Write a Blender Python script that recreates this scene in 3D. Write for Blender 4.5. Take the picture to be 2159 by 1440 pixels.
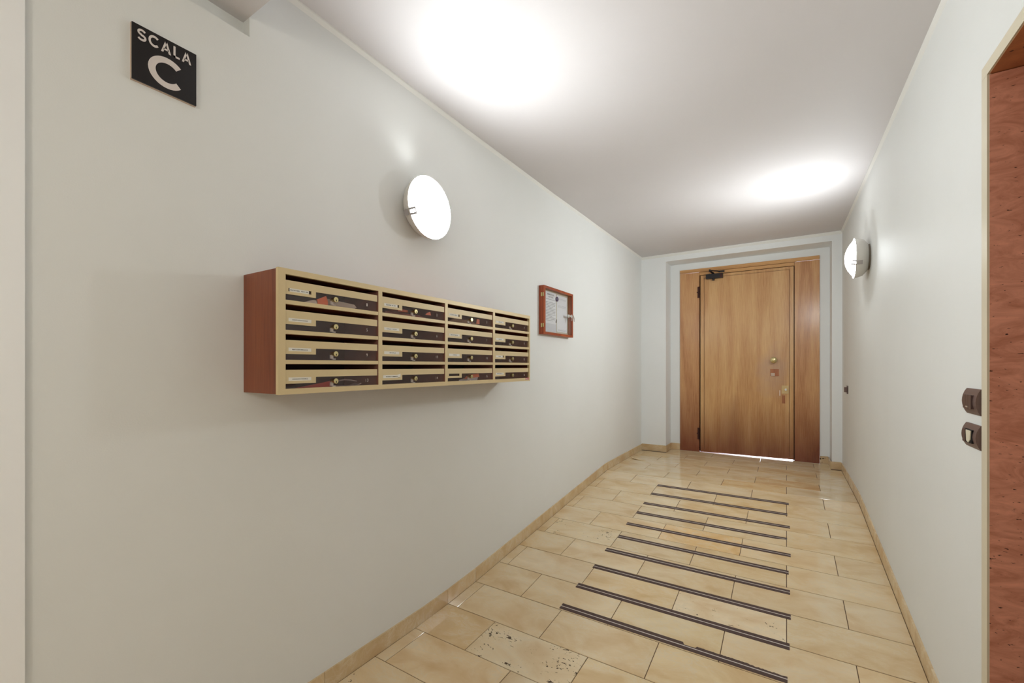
import bpy, bmesh, math, random
from mathutils import Vector, Matrix
random.seed(7)
for o in list(bpy.data.objects): bpy.data.objects.remove(o)
SC = bpy.context.scene
COL = SC.collection
ZO = 1.272            # eye height above the lower floor; all heights below are given from eye level

# ------------------------------------------------------------------ camera, world, exposure
cam_d = bpy.data.cameras.new('camera'); cam = bpy.data.objects.new('camera', cam_d); COL.objects.link(cam)
cam_d.sensor_width = 36.0; cam_d.lens = 914.0/2159.0*36.0; cam_d.shift_y = 52.0/2159.0
cam_d.clip_start = 0.02
cam.location = (0, 0, ZO); cam.rotation_euler = (math.radians(90), 0, math.radians(32.331))
SC.camera = cam
W = bpy.data.worlds.new('daylight'); SC.world = W; W.use_nodes = True
bg = W.node_tree.nodes['Background']; bg.inputs[0].default_value = (0.80, 0.86, 1.0, 1); bg.inputs[1].default_value = 4.0
SC.view_settings.view_transform = 'Standard'; SC.view_settings.look = 'None'
SC.view_settings.gamma = 1.0; SC.view_settings.use_curve_mapping = False
SC.view_settings.exposure = 2.12
LAMP_E = 20.0; LAMP_FAR = 1.28          # glass of the two wall lamps
FILL_E = 7.0           # glow of the unseen fill globe added behind the camera
LEAK_W = .20           # added spot for the wall glow above each lamp dish

# ------------------------------------------------------------------ helpers
def lin(r, g, b):
    f = lambda c: (c/255/12.92) if c/255 <= .04045 else ((c/255+.055)/1.055)**2.4
    return (f(r), f(g), f(b), 1)

def setp(o, label=None, cat=None, group=None, kind=None):
    if label: o['label'] = label
    if cat: o['category'] = cat
    if group: o['group'] = group
    if kind: o['kind'] = kind
    return o

ORG = {}
def empty(name, loc, label=None, cat=None, group=None, kind=None):
    o = bpy.data.objects.new(name, None); COL.objects.link(o)
    o.location = (loc[0], loc[1], loc[2]+ZO); o.empty_display_size = .05
    ORG[o.name] = Vector(loc)
    return setp(o, label, cat, group, kind)

def root_org(o):
    while o.parent: o = o.parent
    return ORG[o.name]

def build(name, bm, mat, parent=None, smooth=False, org=(0, 0, 0), label=None, cat=None, group=None, kind=None, bevel=0):
    if bevel:
        bmesh.ops.bevel(bm, geom=[e for e in bm.edges if e.calc_face_angle(0) > .6], offset=bevel, segments=2, profile=.6, affect='EDGES', clamp_overlap=True)
    bmesh.ops.recalc_face_normals(bm, faces=bm.faces)
    me = bpy.data.meshes.new(name)
    og = root_org(parent) if parent else Vector(org)
    for v in bm.verts: v.co -= og
    bm.to_mesh(me); bm.free()
    if smooth:
        for p in me.polygons: p.use_smooth = True
        try: me.set_sharp_from_angle(angle=math.radians(38))
        except Exception: pass
    me.materials.append(mat)
    o = bpy.data.objects.new(name, me); COL.objects.link(o)
    if parent: o.parent = parent
    else:
        o.location = (og.x, og.y, og.z+ZO); ORG[o.name] = og
    return setp(o, label, cat, group, kind)

def box(bm, x0, x1, y0, y1, z0, z1):
    vs = [bm.verts.new(p) for p in ((x0,y0,z0),(x1,y0,z0),(x1,y1,z0),(x0,y1,z0),(x0,y0,z1),(x1,y0,z1),(x1,y1,z1),(x0,y1,z1))]
    for f in ((0,3,2,1),(4,5,6,7),(0,1,5,4),(1,2,6,5),(2,3,7,6),(3,0,4,7)): bm.faces.new([vs[i] for i in f])
    return bm
def B(*a):
    bm = bmesh.new()
    if a and isinstance(a[0], (tuple, list)):
        for q in a: box(bm, *q)
    else: box(bm, *a)
    return bm
def prism(pts, axis, a0, a1, bm=None):
    """extrude a 2D outline along an axis; pts are the two other coordinates in order"""
    bm = bm or bmesh.new()
    mk = {'x': lambda p, a: (a, p[0], p[1]), 'y': lambda p, a: (p[0], a, p[1]), 'z': lambda p, a: (p[0], p[1], a)}[axis]
    A = [bm.verts.new(mk(p, a0)) for p in pts]; C = [bm.verts.new(mk(p, a1)) for p in pts]
    n = len(pts)
    bm.faces.new(A[::-1]); bm.faces.new(C)
    for i in range(n): bm.faces.new((A[i], A[(i+1) % n], C[(i+1) % n], C[i]))
    return bm
def lathe_x(prof, cy, cz, n=48, bm=None):
    """prof: list of (x, radius), turned about an axis along X through (cy, cz)"""
    bm = bm or bmesh.new(); rings = []
    for x, r in prof:
        if r < 1e-5: rings.append([bm.verts.new((x, cy, cz))])
        else: rings.append([bm.verts.new((x, cy+r*math.cos(2*math.pi*i/n), cz+r*math.sin(2*math.pi*i/n))) for i in range(n)])
    for a, b in zip(rings, rings[1:]):
        for i in range(n):
            j = (i+1) % n
            if len(a) == 1: bm.faces.new((a[0], b[i], b[j]))
            elif len(b) == 1: bm.faces.new((a[i], a[j], b[0]))
            else: bm.faces.new((a[i], a[j], b[j], b[i]))
    return bm
def lathe_y(prof, cx, cz, n=32):
    bm = lathe_x([(p[0], p[1]) for p in prof], 0, 0, n)
    for v in bm.verts: v.co = Vector((cx+v.co.y, v.co.x, cz+v.co.z))
    return bm
def bar(bm, p, q, w, h, up=(0, 0, 1)):
    p, q = Vector(p), Vector(q); d = (q-p).normalized(); s = d.cross(Vector(up)).normalized(); u = s.cross(d)
    vs = [bm.verts.new(a + s*sx*w/2 + u*sy*h/2) for a in (p, q) for sx, sy in ((-1,-1),(1,-1),(1,1),(-1,1))]
    for f in ((0,1,2,3),(7,6,5,4),(0,4,5,1),(1,5,6,2),(2,6,7,3),(3,7,4,0)): bm.faces.new([vs[i] for i in f])
    return bm
def text_bm(s, x, y0, y1, z0, z1, face=1, bold=.03, depth=.0008, rot=0):
    """lettering on a plane facing +X, fitted to the box y0..y1, z0..z1"""
    cu = bpy.data.curves.new('lettering', 'FONT'); cu.body = s; cu.offset = bold; cu.extrude = .001; cu.resolution_u = 6 if len(s) < 7 else 2
    ob = bpy.data.objects.new('lettering', cu); COL.objects.link(ob)
    me = bpy.data.meshes.new_from_object(ob)
    bpy.data.objects.remove(ob); bpy.data.curves.remove(cu)
    bm = bmesh.new(); bm.from_mesh(me); bpy.data.meshes.remove(me)
    xs = [v.co.x for v in bm.verts]; ys = [v.co.y for v in bm.verts]
    ax, bx, ay, by = min(xs), max(xs), min(ys), max(ys)
    for v in bm.verts:
        u = (v.co.x-ax)/(bx-ax); w = (v.co.y-ay)/max(by-ay, 1e-6)
        v.co = Vector((x + (depth if v.co.z > 0 else 0), y0+u*(y1-y0), z0+w*(z1-z0)+rot*(u-.5)*(y1-y0)))
    return bm

# ------------------------------------------------------------------ materials
def new_mat(name):
    m = bpy.data.materials.new(name); m.use_nodes = True
    nt = m.node_tree; return m, nt, nt.nodes['Principled BSDF'], nt.nodes.new, nt.links.new
def plain(name, rgb, rough=.5, metal=0, spec=.5, bump=0, bscale=200, var=0, vscale=6, coat=0):
    m, nt, P, N, L = new_mat(name)
    P.inputs['Base Color'].default_value = lin(*rgb); P.inputs['Roughness'].default_value = rough
    P.inputs['Metallic'].default_value = metal; P.inputs['Specular IOR Level'].default_value = spec
    P.inputs['Coat Weight'].default_value = coat
    tc = N('ShaderNodeTexCoord')
    if bump:
        n = N('ShaderNodeTexNoise'); n.inputs['Scale'].default_value = bscale; n.inputs['Detail'].default_value = 4
        b = N('ShaderNodeBump'); b.inputs['Strength'].default_value = bump; b.inputs['Distance'].default_value = .002
        L(tc.outputs['Object'], n.inputs['Vector']); L(n.outputs[0], b.inputs['Height']); L(b.outputs[0], P.inputs['Normal'])
    if var:
        n = N('ShaderNodeTexNoise'); n.inputs['Scale'].default_value = vscale; n.inputs['Detail'].default_value = 5
        mx = N('ShaderNodeMix'); mx.data_type = 'RGBA'
        c = lin(*rgb); mx.inputs['A'].default_value = tuple(k*(1-var) for k in c[:3])+(1,); mx.inputs['B'].default_value = tuple(min(1, k*(1+var)) for k in c[:3])+(1,)
        L(tc.outputs['Object'], n.inputs['Vector']); L(n.outputs[0], mx.inputs['Factor']); L(mx.outputs['Result'], P.inputs['Base Color'])
    return m
def ramp(N, stops):
    r = N('ShaderNodeValToRGB'); e = r.color_ramp.elements
    e[0].position, e[0].color = stops[0]; e[1].position, e[1].color = stops[-1]
    for p, c in stops[1:-1]:
        k = e.new(p); k.color = c
    return r
def wood(name, c1, c2, c3, axis='z', ring=1.0, rough=.32, stain=None, wear=None, spec=.5, fine=60):
    m, nt, P, N, L = new_mat(name)
    tc = N('ShaderNodeTexCoord'); mp = N('ShaderNodeMapping')
    st = {'z': (1, 1, .11), 'y': (1, .11, 1), 'x': (.11, 1, 1)}[axis]
    mp.inputs['Scale'].default_value = st; L(tc.outputs['Object'], mp.inputs['Vector'])
    oi = N('ShaderNodeObjectInfo'); va = N('ShaderNodeVectorMath'); va.operation = 'MULTIPLY_ADD'
    va.inputs[1].default_value = (3, 3, 3); L(oi.outputs['Random'], va.inputs[0]); L(mp.outputs[0], va.inputs[2])
    n1 = N('ShaderNodeTexNoise'); n1.inputs['Scale'].default_value = 3.4*ring; n1.inputs['Detail'].default_value = 2; L(va.outputs[0], n1.inputs['Vector'])
    mul = N('ShaderNodeMath'); mul.operation = 'MULTIPLY'; mul.inputs[1].default_value = 26; L(n1.outputs[0], mul.inputs[0])
    sn = N('ShaderNodeMath'); sn.operation = 'SINE'; L(mul.outputs[0], sn.inputs[0])
    n2 = N('ShaderNodeTexNoise'); n2.inputs['Scale'].default_value = fine; n2.inputs['Detail'].default_value = 6; n2.inputs['Roughness'].default_value = .7
    mp2 = N('ShaderNodeMapping'); mp2.inputs['Scale'].default_value = tuple(1 if s == 1 else .035 for s in st)
    L(tc.outputs['Object'], mp2.inputs['Vector']); L(mp2.outputs[0], n2.inputs['Vector'])
    a = N('ShaderNodeMath'); a.operation = 'MULTIPLY_ADD'; a.inputs[1].default_value = .12; L(sn.outputs[0], a.inputs[0]); L(n2.outputs[0], a.inputs[2])
    r = ramp(N, [(.22, lin(*c3)), (.48, lin(*c2)), (.74, lin(*c1))]); L(a.outputs[0], r.inputs[0])
    out = r.outputs[0]
    sep = N('ShaderNodeSeparateXYZ'); L(tc.outputs['Object'], sep.inputs[0])
    if stain:      # aged, darker and redder wood at the foot of the door
        z0, z1, col = stain
        mr = N('ShaderNodeMapRange'); mr.inputs['From Min'].default_value = z1; mr.inputs['From Max'].default_value = z0
        n3 = N('ShaderNodeTexNoise'); n3.inputs['Scale'].default_value = 5; n3.inputs['Detail'].default_value = 6; L(mp.outputs[0], n3.inputs['Vector'])
        ad = N('ShaderNodeMath'); ad.operation = 'MULTIPLY_ADD'; ad.inputs[1].default_value = -.75; L(n3.outputs[0], ad.inputs[0]); 
        zz = N('ShaderNodeMath'); zz.operation = 'ADD'; zz.inputs[1].default_value = .375; L(sep.outputs[2], zz.inputs[0])
        L(zz.outputs[0], ad.inputs[2]); L(ad.outputs[0], mr.inputs['Value'])
        mx = N('ShaderNodeMix'); mx.data_type = 'RGBA'; mx.blend_type = 'MULTIPLY'; L(mr.outputs[0], mx.inputs['Factor']); L(out, mx.inputs['A']); mx.inputs['B'].default_value = col
        out = mx.outputs['Result']
    if wear:       # rubbed, greyed lacquer around the locks
        cx, cz, sx, sz = wear
        sb = N('ShaderNodeCombineXYZ'); fx = N('ShaderNodeMath'); fx.operation = 'MULTIPLY_ADD'; fx.inputs[1].default_value = 1/sx; fx.inputs[2].default_value = -cx/sx
        fz = N('ShaderNodeMath'); fz.operation = 'MULTIPLY_ADD'; fz.inputs[1].default_value = 1/sz; fz.inputs[2].default_value = -cz/sz
        L(sep.outputs[0], fx.inputs[0]); L(sep.outputs[2], fz.inputs[0]); L(fx.outputs[0], sb.inputs[0]); L(fz.outputs[0], sb.inputs[2])
        ln = N('ShaderNodeVectorMath'); ln.operation = 'LENGTH'; L(sb.outputs[0], ln.inputs[0])
        n4 = N('ShaderNodeTexNoise'); n4.inputs['Scale'].default_value = 6; n4.inputs['Detail'].default_value = 6; L(tc.outputs['Object'], n4.inputs['Vector'])
        s2 = N('ShaderNodeMath'); s2.operation = 'MULTIPLY_ADD'; s2.inputs[1].default_value = 1.3; L(n4.outputs[0], s2.inputs[0]); L(ln.outputs['Value'], s2.inputs[2])
        mr2 = N('ShaderNodeMapRange'); mr2.inputs['From Min'].default_value = 1.6; mr2.inputs['From Max'].default_value = .75; mr2.inputs['To Max'].default_value = .62; L(s2.outputs[0], mr2.inputs['Value'])
        mx2 = N('ShaderNodeMix'); mx2.data_type = 'RGBA'; L(mr2.outputs[0], mx2.inputs['Factor']); L(out, mx2.inputs['A']); mx2.inputs['B'].default_value = lin(188, 154, 134)
        out = mx2.outputs['Result']
    L(out, P.inputs['Base Color']); P.inputs['Roughness'].default_value = rough; P.inputs['Specular IOR Level'].default_value = spec
    b = N('ShaderNodeBump'); b.inputs['Strength'].default_value = .08; b.inputs['Distance'].default_value = .001; L(n2.outputs[0], b.inputs['Height']); L(b.outputs[0], P.inputs['Normal'])
    return m
def paint(name, rgb, bump=.12, rough=.62):
    """roller-painted plaster with slight unevenness"""
    m, nt, P, N, L = new_mat(name)
    tc = N('ShaderNodeTexCoord')
    n = N('ShaderNodeTexNoise'); n.inputs['Scale'].default_value = 1.6; n.inputs['Detail'].default_value = 7; L(tc.outputs['Object'], n.inputs['Vector'])
    c = lin(*rgb); mx = N('ShaderNodeMix'); mx.data_type = 'RGBA'
    mx.inputs['A'].default_value = (c[0]*.955, c[1]*.95, c[2]*.94, 1); mx.inputs['B'].default_value = (c[0]*1.03, c[1]*1.03, c[2]*1.03, 1)
    L(n.outputs[0], mx.inputs['Factor']); L(mx.outputs['Result'], P.inputs['Base Color'])
    f = N('ShaderNodeTexNoise'); f.inputs['Scale'].default_value = 260; f.inputs['Detail'].default_value = 3; L(tc.outputs['Object'], f.inputs['Vector'])
    f2 = N('ShaderNodeTexNoise'); f2.inputs['Scale'].default_value = 5; f2.inputs['Detail'].default_value = 3; L(tc.outputs['Object'], f2.inputs['Vector'])
    ad = N('ShaderNodeMath'); ad.operation = 'MULTIPLY_ADD'; ad.inputs[1].default_value = 6; L(f2.outputs[0], ad.inputs[0]); L(f.outputs[0], ad.inputs[2])
    b = N('ShaderNodeBump'); b.inputs['Strength'].default_value = bump; b.inputs['Distance'].default_value = .0015; L(ad.outputs[0], b.inputs['Height']); L(b.outputs[0], P.inputs['Normal'])
    P.inputs['Roughness'].default_value = rough; P.inputs['Specular IOR Level'].default_value = .3
    return m
def travertine(name, pits=0.0, rough=.075):
    """polished cream travertine; every tile carries its own tone in the object colour"""
    m, nt, P, N, L = new_mat(name)
    tc = N('ShaderNodeTexCoord'); oi = N('ShaderNodeObjectInfo')
    va = N('ShaderNodeVectorMath'); va.operation = 'MULTIPLY_ADD'; va.inputs[1].default_value = (17, 23, 11)
    L(oi.outputs['Random'], va.inputs[0]); L(tc.outputs['Object'], va.inputs[2])
    mp = N('ShaderNodeMapping'); mp.inputs['Scale'].default_value = (.75, 1.25, 1); L(va.outputs[0], mp.inputs['Vector'])
    n1 = N('ShaderNodeTexNoise'); n1.inputs['Scale'].default_value = 5.5; n1.inputs['Detail'].default_value = 6; n1.inputs['Roughness'].default_value = .55; n1.inputs['Distortion'].default_value = .6
    L(mp.outputs[0], n1.inputs['Vector'])
    n2 = N('ShaderNodeTexNoise'); n2.inputs['Scale'].default_value = 15; n2.inputs['Detail'].default_value = 9; n2.inputs['Roughness'].default_value = .62; n2.inputs['Distortion'].default_value = 1.2
    L(mp.outputs[0], n2.inputs['Vector'])
    # pale crystalline veins where the fine noise crosses its middle value
    s = N('ShaderNodeMath'); s.operation = 'SUBTRACT'; s.inputs[1].default_value = .5; L(n2.outputs[0], s.inputs[0])
    ab = N('ShaderNodeMath'); ab.operation = 'ABSOLUTE'; L(s.outputs[0], ab.inputs[0])
    vr = N('ShaderNodeMapRange'); vr.inputs['From Min'].default_value = .05; vr.inputs['From Max'].default_value = .0; L(ab.outputs[0], vr.inputs['Value'])
    msk = N('ShaderNodeMapRange'); msk.inputs['From Min'].default_value = .40; msk.inputs['From Max'].default_value = .60; L(n1.outputs[0], msk.inputs['Value'])
    vm = N('ShaderNodeMath'); vm.operation = 'MULTIPLY'; L(vr.outputs[0], vm.inputs[0]); L(msk.outputs[0], vm.inputs[1])
    r = ramp(N, [(.28, lin(214, 184, 141)), (.48, lin(226, 203, 163)), (.70, lin(235, 217, 182))]); L(n1.outputs[0], r.inputs[0])
    mu = N('ShaderNodeMix'); mu.data_type = 'RGBA'; mu.blend_type = 'MULTIPLY'; mu.inputs['Factor'].default_value = 1
    L(r.outputs[0], mu.inputs['A']); L(oi.outputs['Color'], mu.inputs['B'])
    mv = N('ShaderNodeMix'); mv.data_type = 'RGBA'; mv.inputs['B'].default_value = lin(226, 210, 180)
    vs = N('ShaderNodeMath'); vs.operation = 'MULTIPLY'; vs.inputs[1].default_value = .75; L(vm.outputs[0], vs.inputs[0]); L(vs.outputs[0], mv.inputs['Factor']); L(mu.outputs['Result'], mv.inputs['A'])
    out = mv.outputs['Result']
    hgt = None
    if pits:
        v = N('ShaderNodeTexNoise'); v.inputs['Scale'].default_value = 62; v.inputs['Detail'].default_value = 3; v.inputs['Distortion'].default_value = .8
        mp2 = N('ShaderNodeMapping'); mp2.inputs['Scale'].default_value = (.75, 1.2, 1); L(va.outputs[0], mp2.inputs['Vector']); L(mp2.outputs[0], v.inputs['Vector'])
        n5 = N('ShaderNodeTexNoise'); n5.inputs['Scale'].default_value = 9; L(va.outputs[0], n5.inputs['Vector'])
        mm = N('ShaderNodeMath'); mm.operation = 'MULTIPLY_ADD'; mm.inputs[1].default_value = .55; L(n5.outputs[0], mm.inputs[0]); L(v.outputs[0], mm.inputs[2])
        pr = N('ShaderNodeMapRange'); pr.inputs['From Min'].default_value = 1.04-pits*.05; pr.inputs['From Max'].default_value = 1.07-pits*.05; L(mm.outputs[0], pr.inputs['Value'])
        mp3 = N('ShaderNodeMix'); mp3.data_type = 'RGBA'; mp3.inputs['B'].default_value = lin(78, 58, 40); L(pr.outputs[0], mp3.inputs['Factor']); L(out, mp3.inputs['A'])
        out = mp3.outputs['Result']; hgt = pr.outputs[0]
    L(out, P.inputs['Base Color'])
    P.inputs['Roughness'].default_value = rough; P.inputs['Specular IOR Level'].default_value = .5
    rr = N('ShaderNodeMapRange'); rr.inputs['To Min'].default_value = rough*.7; rr.inputs['To Max'].default_value = rough*1.5; L(n2.outputs[0], rr.inputs['Value']); L(rr.outputs[0], P.inputs['Roughness'])
    if hgt:
        b = N('ShaderNodeBump'); b.invert = True; b.inputs['Strength'].default_value = .8; b.inputs['Distance'].default_value = .002; L(hgt, b.inputs['Height']); L(b.outputs[0], P.inputs['Normal'])
    return m
def red_marble(name, a, b_, pit, rough=.28):
    m, nt, P, N, L = new_mat(name)
    tc = N('ShaderNodeTexCoord'); mp = N('ShaderNodeMapping'); mp.inputs['Scale'].default_value = (1, 1, 2.6); L(tc.outputs['Object'], mp.inputs['Vector'])
    n = N('ShaderNodeTexNoise'); n.inputs['Scale'].default_value = 9; n.inputs['Detail'].default_value = 9; n.inputs['Roughness'].default_value = .65; n.inputs['Distortion'].default_value = 1.5; L(mp.outputs[0], n.inputs['Vector'])
    r = ramp(N, [(.3, lin(*b_)), (.52, lin(*a)), (.75, tuple(min(1, k*1.25) for k in lin(*a)[:3])+(1,))]); L(n.outputs[0], r.inputs[0])
    v = N('ShaderNodeTexNoise'); v.inputs['Scale'].default_value = 75; v.inputs['Detail'].default_value = 2; L(mp.outputs[0], v.inputs['Vector'])
    pr = N('ShaderNodeMapRange'); pr.inputs['From Min'].default_value = .69; pr.inputs['From Max'].default_value = .73; L(v.outputs[0], pr.inputs['Value'])
    mx = N('ShaderNodeMix'); mx.data_type = 'RGBA'; mx.inputs['B'].default_value = lin(*pit); L(pr.outputs[0], mx.inputs['Factor']); L(r.outputs[0], mx.inputs['A']); L(mx.outputs['Result'], P.inputs['Base Color'])
    P.inputs['Roughness'].default_value = rough
    return m
def emit(name, rgb, e):
    m, nt, P, N, L = new_mat(name)
    P.inputs['Base Color'].default_value = lin(245, 245, 245); P.inputs['Emission Color'].default_value = rgb; P.inputs['Emission Strength'].default_value = e
    P.inputs['Roughness'].default_value = .25
    return m
def clear(name, tint, gloss=.08, rough=.03, dark=0.0, dcol=(60, 45, 42)):
    """thin clear or smoked sheet: mostly see-through, slight reflection"""
    m, nt, P, N, L = new_mat(name)
    nt.nodes.remove(P); out = nt.nodes['Material Output']
    t = N('ShaderNodeBsdfTransparent'); t.inputs[0].default_value = tint
    d = N('ShaderNodeBsdfDiffuse'); d.inputs[0].default_value = lin(*dcol)
    g = N('ShaderNodeBsdfGlossy'); g.inputs[0].default_value = (1, 1, 1, 1); g.inputs['Roughness'].default_value = rough
    m1 = N('ShaderNodeMixShader'); m1.inputs[0].default_value = dark; L(t.outputs[0], m1.inputs[1]); L(d.outputs[0], m1.inputs[2])
    lw = N('ShaderNodeLayerWeight'); lw.inputs[0].default_value = .5
    pw = N('ShaderNodeMath'); pw.operation = 'POWER'; pw.inputs[1].default_value = 5; L(lw.outputs['Facing'], pw.inputs[0])
    fr = N('ShaderNodeMath'); fr.operation = 'MULTIPLY_ADD'; fr.inputs[1].default_value = .96; fr.inputs[2].default_value = .025; L(pw.outputs[0], fr.inputs[0])
    m2 = N('ShaderNodeMixShader'); L(fr.outputs[0], m2.inputs[0]); L(m1.outputs[0], m2.inputs[1]); L(g.outputs[0], m2.inputs[2]); L(m2.outputs[0], out.inputs[0])
    return m

M_wall = paint('wall_paint', (233, 234, 231))
M_back = paint('end_wall_paint', (240, 242, 242))
M_ceil = paint('ceiling_paint', (216, 212, 212), bump=.05)
M_bead = paint('bead_paint', (236, 235, 230), bump=.02, rough=.5)
M_gloss_white = plain('gloss_white_enamel', (250, 250, 250), .16, bump=.03, bscale=14)
M_trav = travertine('travertine'); M_trav_p = travertine('travertine_pitted', 2.0); M_trav_s = travertine('travertine_few_pits', 1.1)
M_skirt = travertine('travertine_skirting', rough=.16)
M_grout = plain('grout', (86, 58, 40), .8)
M_strip = plain('grip_strip_rubber', (84, 64, 58), .75, bump=.6, bscale=700, var=.2, vscale=60)
M_line = plain('grip_strip_line', (205, 196, 186), .5, var=.15, vscale=40)
OAK1, OAK2, OAK3 = (220, 176, 122), (208, 160, 106), (188, 134, 84)
STAIN = (-.98, -.35, (.50, .34, .34, 1))
M_leaf = wood('oak_veneer_leaf', OAK1, OAK2, OAK3, ring=1.0, fine=150, stain=(.04, .62, (.40, .25, .25, 1)), wear=(.72, .98, .20, .34), rough=.27)
M_side = wood('oak_veneer_side_panel', (214, 166, 114), (198, 144, 96), (168, 112, 70), ring=1.15, fine=150, stain=(.06, .85, (.38, .20, .20, 1)), rough=.26)
M_rail = wood('oak_rail', (216, 166, 108), (202, 150, 94), (176, 120, 70), axis='x', rough=.3)
M_oakedge = wood('oak_edge_moulding', (208, 166, 112), (196, 150, 96), (172, 120, 74), rough=.3)
M_iron = plain('hinge_iron', (70, 38, 32), .45, .5)
M_closer = plain('closer_black', (38, 34, 36), .4, .3)
M_brass = plain('brass', (206, 190, 140), .24, .9)
M_brassd = plain('brass_dull', (150, 118, 70), .4, .8)
M_mahog = wood('mahogany_veneer', (146, 78, 42), (129, 63, 32), (100, 45, 22), ring=.7, rough=.34, fine=110)
M_mahog2 = wood('mahogany_frame', (174, 86, 42), (158, 70, 32), (128, 52, 24), ring=.9, rough=.34, fine=90)
M_inner = plain('cabinet_inside', (138, 92, 78), .6)
M_dark = plain('slot_back', (16, 11, 10), .9)
M_tan = plain('bronze_anodised', (222, 200, 154), .4, .1, var=.05, vscale=3)
M_tan2 = plain('bronze_door_face', (220, 199, 154), .42, .06, var=.04, vscale=3)
M_smoke = clear('smoked_plexiglass', (.975, .945, .93, 1), rough=.04, dark=.085, dcol=(122, 80, 70))
M_glass = clear('case_glass', (.97, .98, .98, 1))
M_white_card = plain('name_card', (238, 234, 224), .5)
M_cam = plain('lock_cam_white', (250, 250, 248), .3)
M_ink = plain('ink', (40, 40, 42), .6)
M_greyink = plain('grey_ink', (128, 130, 134), .6)
M_num = plain('number_print', (198, 184, 176), .5)
M_chrome = plain('polished_metal', (226, 226, 222), .2, .6)
M_sign = plain('sign_black', (16, 10, 11), .14, bump=0)
M_signedge = plain('sign_edge', (206, 184, 166), .5)
M_letter = plain('sign_letter', (222, 212, 206), .45)
M_lamp = emit('lit_opal_glass', (.91, .97, 1.0, 1), LAMP_E)
M_lamp_far = emit('lit_opal_glass_door', (.91, .97, 1.0, 1), LAMP_E*LAMP_FAR)
M_fill = emit('fill_glow', (1.0, .95, .86, 1), FILL_E)
M_dish = plain('lamp_dish_white', (214, 210, 202), .35, .1)
M_lampback = plain('lamp_backplate', (120, 110, 96), .5)
M_clip = plain('lamp_clip', (176, 170, 168), .35, .6)
M_paper = plain('paper_white', (232, 232, 236), .6)
M_paper2 = plain('paper_grey', (214, 216, 222), .6)
M_cork = plain('case_back', (206, 200, 184), .7)
M_magnet = plain('magnet_blue', (52, 50, 104), .35)
M_switch = plain('switch_plate_brown', (104, 82, 76), .38, .1, var=.06, vscale=30)
M_switchd = plain('switch_rocker_brown', (78, 58, 54), .32)
M_cream = plain('cream_insert', (222, 214, 190), .5)
M_portal = red_marble('red_marble_jamb', (220, 154, 128), (192, 124, 98), (62, 30, 24))
M_lintel = red_marble('red_marble_lintel', (186, 118, 76), (158, 94, 58), (70, 40, 26))
M_edge = plain('cream_stone_edge', (218, 208, 184), .4, var=.06, vscale=14)
M_liftdoor = plain('lift_door_steel', (120, 116, 112), .35, .8)
M_orange = plain('leaflet_orange', (246, 128, 76), .5, var=.12, vscale=25)
M_red = plain('leaflet_red', (196, 62, 52), .5)
M_news = plain('newsprint', (222, 212, 200), .7, var=.2, vscale=60)
M_film = plain('envelope_film', (188, 172, 172), .25, var=.1, vscale=20)
M_ground = plain('outside_paving', (210, 210, 214), .7, var=.05)

# ------------------------------------------------------------------ floor: level, ramp, landing
PROF = [(-2.6, -1.272), (1.60, -1.272), (1.77, -1.266), (2.016, -1.249), (4.15, -1.047), (4.25, -1.044), (6.8, -1.044)]
def zf(Y):
    for (a, za), (b, zb) in zip(PROF, PROF[1:]):
        if Y <= b: return za+(zb-za)*(Y-a)/(b-a)
    return PROF[-1][1]
XL, XR, YB, YR = -1.532, .474, 5.45, 5.71
FL, FR = -1.524, .466
def slab_under(x0, x1, ys, drop, thick):
    bm = bmesh.new(); pts = [(y, zf(y)-drop) for y in ys] + [(y, zf(y)-drop-thick) for y in reversed(ys)]
    return prism(pts, 'x', x0, x1, bm)
floor = build('floor', slab_under(-1.66, 1.1, [-2.6, 1.60, 1.77, 2.016, 4.15, 4.25, 5.72], .0025, .1), M_grout, kind='structure', org=(0, 0, -1.372))
Y0, PY, G = 1.286, .2425, .0029
LA = [FL, -1.461, -.974, -.487, .001, FR]
LB = [FL, -1.219, -.730, -.242, .242, FR]
TONE = {(0, 1): (1.02, .98, .93), (1, 1): (1.03, 1.05, 1.08), (1, 0): (.93, .86, .76), (2, 3): (1.0, .97, .9), (4, 3): (1.08, 1.10, 1.16), (2, 4): (1.06, 1.05, 1.1),
        (4, 2): (1.0, .95, .86), (7, 2): (1.02, .90, .74), (12, 3): (1.0, .9, .76), (-1, 1): (.86, .74, .62), (3, 2): (.99, .99, .95), (6, 1): (1.03, 1.04, 1.04),
        (13, 3): (.93, .82, .68), (11, 4): (1.06, 1.05, 1.08), (15, 3): (.96, .88, .76), (17, 4): (1.03, 1.04, 1.0), (1, 2): (.98, .95, .86), (10, 3): (.98, .93, .84)}  # orange tones before the door partly paint in its reflection
tile_cache = {}
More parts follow.
